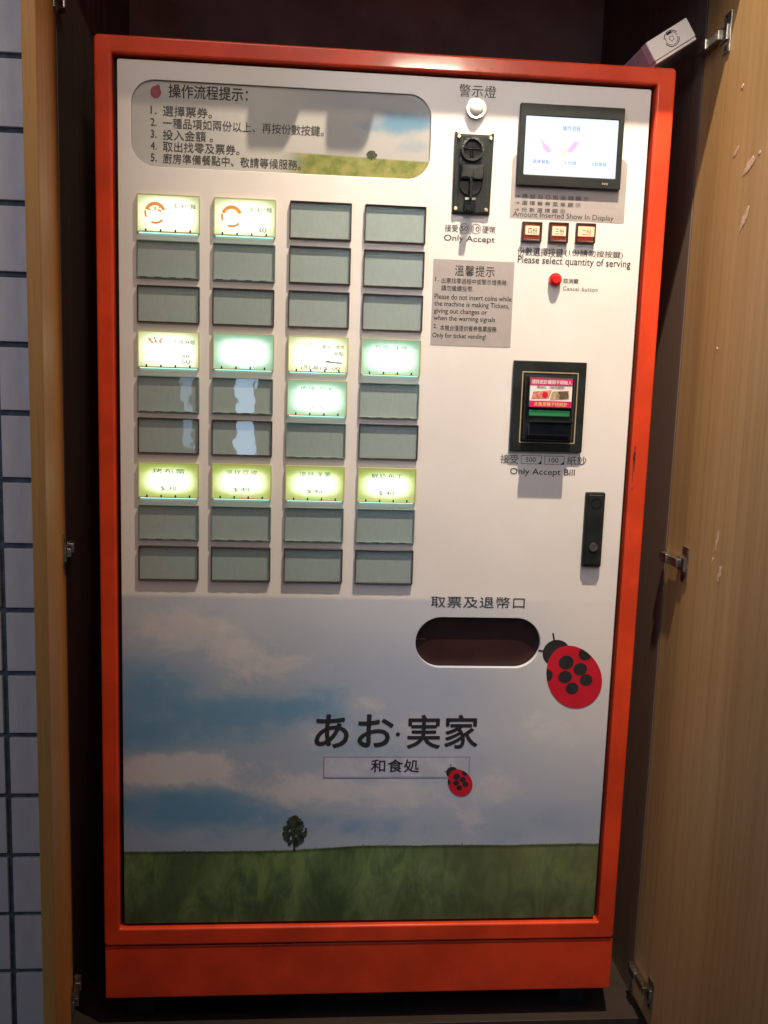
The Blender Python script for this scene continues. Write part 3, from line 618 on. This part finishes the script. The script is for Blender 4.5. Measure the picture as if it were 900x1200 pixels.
# quantity keys
for i, (x0, x1, z0, z1, t, lm) in enumerate(((0.5330, 0.5600, 0.9852, 1.0112, '四份', 'cream_label'), (0.5696, 0.5962, 0.9855, 1.0120, '三份', 'cream_label'), (0.6066, 0.6334, 0.9862, 1.0125, '二份', 'peach_label'))):
    k = part('quantity_key', plate_mesh([rrect(x0, x1, z0, z1, 0.001, 2), rrect(x0 + 0.003, x1 - 0.003, z0 + 0.0028, z1 - 0.0028, 0.0006, 2)], -0.0060, 0.0, 0.0006, 1), 'switch_brown')
    if i == 2: k['label'] = 'quantity key lit from behind with a peach label'
    bm = bmesh.new(); add_box(bm, x0 + 0.003, x1 - 0.003, -0.0045, -0.0002, z0 + 0.0028, z1 - 0.0028, 0.0005); part('rocker', bm, 'switch_red', k)
    a = 0.0040 if i < 2 else 0.0022
    bm = bmesh.new(); add_box(bm, x0 + a, x1 - a, -0.0066, -0.0040, z0 + 0.0085, z1 - 0.0058 + (0.001 if i == 2 else 0), 0.0006); part('key_label', bm, lm, k)
    part('lettering', text_mesh(t, x0 + 0.0075, z0 + 0.0100, x1 - 0.0068, z1 - 0.0080, y=-0.0068, bold=0.005), 'ink_soft' if i < 2 else 'ink_faint', k)
lettering('份數選擇按鍵', 0.5290, 0.9672, 0.5915, 0.9785, 'ink', bold=0.004); lettering('(1份請勿按按鍵)', 0.5945, 0.9680, 0.6745, 0.9782, 'ink_soft')
lettering('Please select quantity of serving', 0.5300, 0.9545, 0.6860, 0.9672, 'ink', bold=0.004)
# cancel button
bm = bmesh.new(); add_ring(bm, 0.5820, 0.9370, 0.0062, 0.0085, -0.0060, -0.0001, 36); cb = part('cancel_button', bm, 'red_button')
bm = bmesh.new(); add_cyl(bm, 0.5820, 0.9368, 0.0061, -0.0100, -0.0005, 28, bev=0.0012); part('plunger', bm, 'red_button', cb, False)
lettering('取消鍵', 0.5942, 0.9330, 0.6150, 0.9395, 'ink', bold=0.014); lettering('Cancel button', 0.5944, 0.9235, 0.6425, 0.9290, 'ink_soft', spacing=1.15)

# banknote reader
br = part('banknote_reader', plate_mesh([rrect(0.5310, 0.6325, 0.7035, 0.8275, 0.0012, 3)], -0.0070, 0.0, 0.0010, 2), 'black_plastic')
part('pinstripe', plate_mesh([rrect(0.5430, 0.6215, 0.7155, 0.8130, 0.0012, 3), rrect(0.5444, 0.6201, 0.7169, 0.8116, 0.0006, 2)], -0.0074, -0.0069), 'gold', br)
bm = bmesh.new(); add_box(bm, 0.5465, 0.6150, -0.0150, -0.0060, 0.7195, 0.8080, 0.0025, 3); part('mouth_housing', bm, 'black_gloss', br)
bm = bmesh.new(); add_box(bm, 0.5500, 0.6112, -0.0205, -0.0140, 0.7640, 0.8055, 0.0015, 3); part('sticker_holder', bm, 'black_plastic', br)
bm = bmesh.new(); add_box(bm, 0.5515, 0.6098, -0.0211, -0.0203, 0.7655, 0.8040, 0.0002, 1); part('sticker', bm, 'white_print', br)
bm = bmesh.new(); add_box(bm, 0.5515, 0.6098, -0.0215, -0.0210, 0.7950, 0.8040); add_box(bm, 0.5515, 0.6098, -0.0215, -0.0210, 0.7655, 0.7740); part('sticker_band', bm, 'magenta', br)
def bt(s, x0, z0, x1, z1, m, **kw): lettering(s, x0, z0, x1, z1, m, parent=br, **kw)
bt('請將紙鈔攤開平順輸入', 0.5532, 0.7965, 0.6085, 0.8022, 'pink_light' if 'pink_light' in M else 'white_print', y=-0.0217, bold=0.012)
bt('限500、100元紙鈔', 0.5610, 0.7902, 0.5990, 0.7942, 'ink', y=-0.0214, bold=0.010)
bt('本售票機不找紙鈔', 0.5580, 0.7668, 0.6040, 0.7722, 'yellow_print', y=-0.0217, bold=0.012)
for pts, m in (([(0.5540, 0.7760), (0.5780, 0.7775), (0.5815, 0.7885), (0.5560, 0.7862)], 'pink_print'), ([(0.5790, 0.7752), (0.6060, 0.7772), (0.6055, 0.7888), (0.5825, 0.7868)], 'tan_print')):
    poly(pts, m, br, -0.0214, 'banknote_picture')
bm = bmesh.new(); add_cyl(bm, 0.5725, 0.7822, 0.0042, -0.0217, -0.0215, 20); part('banknote_portrait', bm, 'red_print', br)
poly([(0.5920, 0.7772), (0.6048, 0.7782), (0.6043, 0.7880), (0.5890, 0.7866), (0.5930, 0.7820)], 'brown_print', br, -0.0216, 'banknote_shade')
bm = bmesh.new(); add_box(bm, 0.5525, 0.6090, -0.0190, -0.0150, 0.7530, 0.7610, 0.0010); part('green_slot', bm, 'green_slot', br)
bm = bmesh.new(); add_box(bm, 0.5510, 0.6105, -0.0160, -0.0149, 0.7475, 0.7529); part('banknote_mouth', bm, 'dark_gap', br)
bm = bmesh.new(); add_box(bm, 0.5510, 0.6105, -0.0330, -0.0140, 0.7445, 0.7475, 0.0008); add_box(bm, 0.5510, 0.6105, -0.0280, -0.0145, 0.7260, 0.7446, 0.0015); part('mouth_lip', bm, 'black_gloss', br)
lettering('接受', 0.5200, 0.6855, 0.5452, 0.6980, 'ink_soft', bold=0.003); lettering('紙鈔', 0.6145, 0.6855, 0.6420, 0.6980, 'ink_soft', bold=0.003)
for x0, x1, t in ((0.5492, 0.5782, '500'), (0.5820, 0.6105, '100')):
    part('price_box_print', plate_mesh([[(x0, 0.6855), (x1, 0.6855), (x1, 0.6975), (x0, 0.6975)], [(x0 + 0.0006, 0.6861), (x1 - 0.0006, 0.6861), (x1 - 0.0006, 0.6969), (x0 + 0.0006, 0.6969)]], -0.0004, -0.0002), 'ink_soft')
    poly([(x1 - 0.0055, 0.6857), (x1 - 0.0007, 0.6857), (x1 - 0.0007, 0.6900)], 'ink', mach, -0.0005, 'price_box_corner')
    lettering(t, x0 + 0.0065, 0.6884, x1 - 0.0085, 0.6948, 'ink', bold=0.004)
lettering('Only Accept Bill', 0.5345, 0.6680, 0.6265, 0.6795, 'ink', bold=0.005)

# lock handle
lk = part('lock_handle', plate_mesh([rrect(0.6430, 0.6708, 0.5418, 0.6485, 0.0025, 4)], -0.0070, 0.0, 0.0018, 3), 'black_plastic')
bm = bmesh.new(); add_box(bm, 0.6462, 0.6678, -0.0095, -0.0065, 0.5455, 0.6450, 0.0014, 3); part('swing_lever', bm, 'black_plastic', lk)
bm = bmesh.new(); add_ring(bm, 0.6572, 0.5712, 0.0040, 0.0062, -0.0110, -0.0090, 30); add_cyl(bm, 0.6572, 0.5712, 0.0041, -0.0104, -0.0090, 24); part('key_cylinder', bm, 'chrome', lk)
bm = bmesh.new(); add_box(bm, 0.6568, 0.6576, -0.01075, -0.0103, 0.5690, 0.5734); part('keyhole', bm, 'dark_gap', lk)
bm = bmesh.new(); add_ring(bm, 0.6572, 0.6330, 0.0062, 0.0080, -0.0098, -0.0090, 30); part('thumb_recess', bm, 'black_gloss', lk)

# tray
bm = bmesh.new()
add_box(bm, TX0 - 0.004, TX1 + 0.004, 0.085, 0.088, TZ0 - 0.010, TZ1 + 0.004); add_box(bm, TX0 - 0.007, TX0 - 0.004, 0.0082, 0.088, TZ0 - 0.010, TZ1 + 0.004); add_box(bm, TX1 + 0.004, TX1 + 0.007, 0.0082, 0.088, TZ0 - 0.010, TZ1 + 0.004)
add_box(bm, TX0 - 0.007, TX1 + 0.007, 0.0082, 0.088, TZ1 + 0.004, TZ1 + 0.007); add_box(bm, TX0 - 0.007, TX1 + 0.007, 0.0082, 0.088, TZ0 - 0.013, TZ0 - 0.010)
tray = part('ticket_tray', bm, 'maroon')
bm = bmesh.new(); add_box(bm, TX0 - 0.003, TX1 + 0.003, 0.0100, 0.0125, TZ0 - 0.008, TZ1 + 0.003); part('tray_flap', bm, 'maroon', tray)
bm = bmesh.new(); add_box(bm, TX0 - 0.001, TX0 + 0.016, 0.0090, 0.0100, 0.4292, 0.4298); part('flap_pin', bm, 'brass', tray)
lettering('取票及退幣口', 0.4308, 0.4785, 0.5655, 0.4950, 'ink_soft', bold=0.002, spacing=1.08)

# ladybird emblems
def ladybird(cx, cz, s, tilt):
    ct, stt = math.cos(tilt), math.sin(tilt)
    def tr(u, w): return (cx + s * (u * ct - w * stt), cz + s * (u * stt + w * ct))
    y = -0.0004
    hd = poly([tr(-0.46 + 0.43 * math.cos(2 * math.pi * k / 28), 0.74 + 0.42 * math.sin(2 * math.pi * k / 28)) for k in range(28)], 'ink', mach, y, 'ladybird_emblem')
    ax, az = -0.42, 0.9075; body_pts = []
    for k in range(56):
        a = 2 * math.pi * k / 56; p, q = 1.05 * math.cos(a), 0.83 * math.sin(a) * (1 - 0.07 * math.cos(a))
        body_pts.append(tr(0.07 + p * ax + q * az, -0.05 + p * az - q * ax))
    poly(body_pts, 'red_print', hd, y - 0.00015, 'wing_case')
    bm = bmesh.new()
    for u, w, r in ((-0.16, 0.42, 0.20), (0.28, 0.18, 0.18), (-0.20, -0.04, 0.18), (0.46, -0.18, 0.17), (0.02, -0.42, 0.17)):
        vs = [bm.verts.new((tr(u + r * 1.2 * math.cos(2 * math.pi * k / 20), w + r * 1.12 * math.sin(2 * math.pi * k / 20))[0], y - 0.0003, tr(u + r * 1.2 * math.cos(2 * math.pi * k / 20), w + r * 1.12 * math.sin(2 * math.pi * k / 20))[1])) for k in range(20)]
        bm.faces.new(vs)
    # spots cut by the rim of the body
    import itertools
    def rim_spot(u, w, r, side):
        pts = []
        for k in range(28):
            a = 2 * math.pi * k / 28; p = (u + r * math.cos(a), w + r * math.sin(a))
            gx, gz = p[0] - 0.07, p[1] + 0.05; e = math.hypot((gx * -0.42 + gz * 0.9075) / 1.02, (gx * 0.9075 + gz * 0.42) / 0.81)
            if e > 1: p = (0.07 + gx / e, -0.05 + gz / e)
            q = tr(*p); pts.append(bm.verts.new((q[0], y - 0.0003, q[1])))
        bm.faces.new(pts)
    rim_spot(0.44, 0.66, 0.21, 1); rim_spot(-0.78, 0.05, 0.20, -1)
    part('spots', bm, 'ink', hd)
    bm = bmesh.new(); add_line(bm, tr(-0.52, 1.10), tr(-0.56, 1.38), s * 0.05, y, y + 0.0001); add_line(bm, tr(-0.84, 0.82), tr(-1.02, 0.86), s * 0.05, y, y + 0.0001); part('feelers', bm, 'ink', hd)
ladybird(0.6400, 0.3800, 0.0470, R(4)); ladybird(0.4825, 0.2170, 0.0208, R(4))
# shop name lettering
def halo(x0, z0, x1, z1): pass
lettering('あお', 0.2715, 0.2700, 0.3830, 0.3190, 'ink', bold=0.022, spacing=1.08)
bm = bmesh.new(); add_cyl(bm, 0.3905, 0.2900, 0.0030, -0.0004, -0.0002, 20); part('centre_dot_print', bm, 'ink')
lettering('実家', 0.4045, 0.2690, 0.5065, 0.3190, 'ink', bold=0.020, spacing=1.08)
M['lilac'] = mat('lilac_line_print', (0.28, 0.30, 0.46), 0.5, bump=0); M['pale_blue'] = mat('pale_blue_print', (0.47, 0.51, 0.60), 0.5, bump=0)
part('name_box_print', plate_mesh([rrect(0.2840, 0.4975, 0.2235, 0.2565, 0.0003, 1), rrect(0.2856, 0.4959, 0.2251, 0.2549, 0.0003, 1)], -0.0004, -0.0002), 'lilac')
part('name_box_fill', plate_mesh([rrect(0.2860, 0.4955, 0.2255, 0.2545, 0.0003, 1)], -0.0003, -0.0001), 'pale_blue')
lettering('和食処', 0.3530, 0.2325, 0.4230, 0.2520, 'ink', y=-0.0006, bold=0.016, spacing=1.05)

# ------------------------------------------------------------------ selection buttons, 4 x 9
BW, BH = 0.0812, 0.0480
xs = [0.0250, 0.1233, 0.2230, 0.3218]
zt = [1.0240, 0.9665, 0.9090, 0.8500, 0.7915, 0.7350, 0.6755, 0.6180, 0.5605]
def rim_mesh():
    return plate_mesh([rrect(0, BW, -BH, 0, 0.0010, 2), rrect(0.0013, BW - 0.0013, -BH + 0.0016, -0.0013, 0.0006, 2)], -0.0050, -0.0001, 0.0003, 1)
rims = {k: rim_mesh() for k in ('frame_dark', 'frame_glow_tint', 'frame_lit')}
bm = bmesh.new(); add_box(bm, -BW / 2 + 0.0013, BW / 2 - 0.0013, -0.0003, 0.0003, -BH / 2 + 0.0016, BH / 2 - 0.0013); card_me = mesh_of(bm, 'card')
cards = {}
for k in ('card', 'lit_cream', 'lit_green', 'lit_lime'): cards[k] = card_me.copy()
bm = bmesh.new(); add_box(bm, 0.0013, BW - 0.0013, -0.0050, -0.0044, -BH + 0.0016, -0.0013); cover_me = mesh_of(bm, 'cover')
def tabs_mesh(dashes):
    bm = bmesh.new()
    if dashes:
        for x in (0.010, 0.029, 0.048, 0.067): add_box(bm, x - 0.006, x + 0.003, -0.0053, -0.0045, -BH + 0.0004, -BH + 0.0013)
    else:
        for x in (0.012, 0.031, 0.050, 0.069): add_box(bm, x - 0.001, x + 0.001, -0.0056, -0.0042, -BH + 0.0008, -BH + 0.0040)
    return mesh_of(bm, 'retaining_tabs')
tabs_u, tabs_l = tabs_mesh(True), tabs_mesh(False)
LIT = {(0, 0): ('lit_cream', 'bowl', '風味炒麵', ''), (0, 1): ('lit_cream', 'bowl', '風味炒麵', '30'), (3, 0): ('lit_cream', 'bowl2', '干燒麻飯', '50'), (3, 1): ('lit_green', '', '', ''),
       (3, 2): ('lit_cream', 'bowl3', '蘭陽什燴丼', '(附湯) $100'), (3, 3): ('lit_green', '', '豆腐 味噌', 'NT. 100'), (4, 2): ('lit_green', '', '肉燥 加大', 'NT. 80'),
       (6, 0): ('lit_lime', '', '烤布蕾', '$ 30'), (6, 1): ('lit_lime', '', '涼拌豆皮', '$ 40'), (6, 2): ('lit_lime', '', '涼拌洋蔥', '$ 40'), (6, 3): ('lit_lime', '', '鮮奶布丁', '$ 40')}
bm = bmesh.new(); add_box(bm, 0.003, BW - 0.003, -0.0024, -0.0006, -BH - 0.0010, -BH - 0.0003); glow_strip_me = mesh_of(bm, 'leak_glow_strip')  # added glowing strip, stands in for light leaking below a lit button
rnd = random.Random(11)
for r in range(9):
    for c in range(4):
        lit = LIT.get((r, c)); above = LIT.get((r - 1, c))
        fm = 'frame_lit' if lit else ('frame_glow_tint' if above else 'frame_dark')
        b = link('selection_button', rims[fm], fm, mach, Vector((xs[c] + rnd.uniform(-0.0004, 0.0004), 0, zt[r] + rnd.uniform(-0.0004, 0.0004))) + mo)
        if lit: b['label'] = {'lit_cream': 'cream backlit selection button with a menu card', 'lit_green': 'green white backlit selection button', 'lit_lime': 'lime yellow backlit selection button'}[lit[0]]
        km = lit[0] if lit else 'card'
        cd = link('card', cards[km], km, b, (BW / 2, -0.0008, -BH / 2))
        if not lit: cd.location.y = -0.0006 + rnd.uniform(-0.0001, 0.0001)
        cv = link('cover', cover_me, 'cover', b, (0, 0, 0))
        link('retaining_tabs', tabs_l if lit else tabs_u, None, b, (0, 0, 0))
        if lit:
            if r < 8: link('leak_glow_strip', glow_strip_me, 'leak', b, (0, 0, 0))
            y = -0.0014; k = lit[0]; ik = {'lit_cream': 'lit_ink_dark', 'lit_green': 'lit_ink_pale', 'lit_lime': 'lit_ink'}[k]
            if lit[2]:
                if k == 'lit_cream': part('lettering', text_mesh(lit[2], 0.046, -0.0165, 0.0755, -0.0105, y=y), 'lit_ink', b)
                else: part('lettering', text_mesh(lit[2], 0.019, -0.0150, 0.062, -0.0085, y=y, spacing=1.2), ik, b)
            if lit[3]:
                if k == 'lit_cream' and len(lit[3]) > 3: part('lettering', text_mesh(lit[3], 0.018, -0.0455, 0.0700, -0.0385, y=y, bold=0.008), 'lit_ink_dark', b)
                elif k == 'lit_cream': part('lettering', text_mesh(lit[3], 0.057, -0.0420, 0.0690, -0.0360, y=y, bold=0.006), 'lit_ink', b)
                else: part('lettering', text_mesh(lit[3], 0.030, -0.0385, 0.051, -0.0325, y=y), ik, b)
            if r == 3 and c == 0: part('lettering', text_mesh('48', 0.057, -0.0345, 0.0680, -0.0295, y=y, bold=0.006), 'lit_ink', b)
            if r == 3 and c == 2:
                part('lettering', text_mesh('小 單點', 0.052, -0.0250, 0.0750, -0.0195, y=y), 'lit_ink', b)
                bm = bmesh.new(); add_line(bm, (0.050, -0.0335), (0.073, -0.0345), 0.0016, y, y + 0.0002); add_line(bm, (0.052, -0.0320), (0.068, -0.0352), 0.0010, y, y + 0.0002); part('struck_out_price', bm, 'lit_ink_dark', b)
            if lit[1] == 'bowl':
                bm = bmesh.new(); add_ring(bm, 0.0235, -0.0235, 0.0095, 0.0140, y, y + 0.0002, 40, R(20), R(160)); add_ring(bm, 0.0235, -0.0235, 0.0112, 0.0140, y, y + 0.0002, 24, R(165), R(205)); add_ring(bm, 0.0235, -0.0235, 0.0108, 0.0138, y, y + 0.0002, 24, R(245), R(320)); part('bowl_picture', bm, 'lit_orange', b)
                rn = random.Random(r * 9 + c); bm = bmesh.new()
                for i in range(26):
                    aa, qq = rn.uniform(0.3, 2.9), rn.uniform(0.004, 0.0095); px, pz, rr = 0.0235 + qq * math.cos(aa), -0.0235 + qq * math.sin(aa), rn.uniform(0.0006, 0.0013)
                    bm.faces.new([bm.verts.new((px + rr * math.cos(k2 * 1.257) * rn.uniform(.6, 1.3), y - i * 1e-6, pz + rr * math.sin(k2 * 1.257))) for k2 in range(5)])
                part('food_picture', bm, 'lit_peach' if c else 'lit_orange', b)
                bm = bmesh.new(); add_ring(bm, 0.0235, -0.0245, 0.0150, 0.0158, y, y + 0.0002, 40); part('bowl_rim_picture', bm, 'lit_peach', b)
            elif lit[1]:
                rn = random.Random(r * 7 + c); bm = bmesh.new()
                for i in range(16):
                    px, pz = 0.024 + rn.uniform(-0.010, 0.010), -0.0125 + rn.uniform(-0.003, 0.003); rr = rn.uniform(0.0008, 0.0018)
                    bm.faces.new([bm.verts.new((px + rr * math.cos(k2 * 1.257) * rn.uniform(.6, 1.3), y - i * 1e-6, pz + rr * math.sin(k2 * 1.257))) for k2 in range(5)])
                part('food_picture', bm, 'lit_orange' if lit[1] == 'bowl2' else 'lit_peach', b)
                bm = bmesh.new(); add_ring(bm, 0.024, -0.0260, 0.0125, 0.0131, y, y + 0.0002, 30, R(185), R(350)); part('bowl_rim_picture', bm, 'lit_ink_pale' if lit[1] == 'bowl2' else 'lit_orange', b)
tabs_u.materials.append(M['tab_dark']); tabs_l.materials.append(M['tab_dark'])

# ------------------------------------------------------------------ small white box wedged on top of the machine
wb = empty('white_plastic_box', (0.708, 0.02, 1.2155), 'small white plastic box with round emblem tilted on the machine top at right', 'box')
tl = R(-33.5)   # roll in the picture plane
rot_m = Matrix.Rotation(tl, 4, 'Y')
bw, bh, bd = 0.0640, 0.0300, 0.10
bm = bmesh.new(); add_box(bm, 0, bw, -0.004, 0.016, 0.0030, bh, 0.0018, 3, rot_m); wf = link('front_cap', mesh_of(bm, 'front_cap'), 'box_white', wb, (0, 0, 0.0115))
bm = bmesh.new(); add_box(bm, 0.0006, bw - 0.0006, 0.0162, bd, 0.0, bh - 0.0006, 0.0016, 3, rot_m); link('case', mesh_of(bm, 'case'), 'box_side', wb, (0, 0, 0.0115))
bm = bmesh.new(); add_box(bm, 0.0006, bw - 0.0006, -0.0028, 0.0162, -0.0010, 0.0024, 0.0008, 2, rot_m); link('bottom_lip', mesh_of(bm, 'lip'), 'box_white', wb, (0, 0, 0.0115))
bm = bmesh.new(); ex, ez = 0.0335, 0.0170
for r0, r1, segs in ((0.0098, 0.0108, [(20, 110), (118, 160), (190, 345)]), (0.0080, 0.0086, [(0, 95), (150, 250), (262, 350)]), (0.0026, 0.0034, [(10, 60), (80, 130), (150, 200), (220, 270), (290, 340)])):
    for a, b in segs: add_ring(bm, ex, ez, r0, r1, -0.0043, -0.0040, 24, R(a), R(b))
add_box(bm, ex - 0.0040, ex + 0.0036, -0.0043, -0.0040, ez + 0.0062, ez + 0.0092)
bmesh.ops.transform(bm, matrix=rot_m, verts=bm.verts); link('emblem_print', mesh_of(bm, 'emblem'), 'ink', wb, (0, 0, 0.0115))
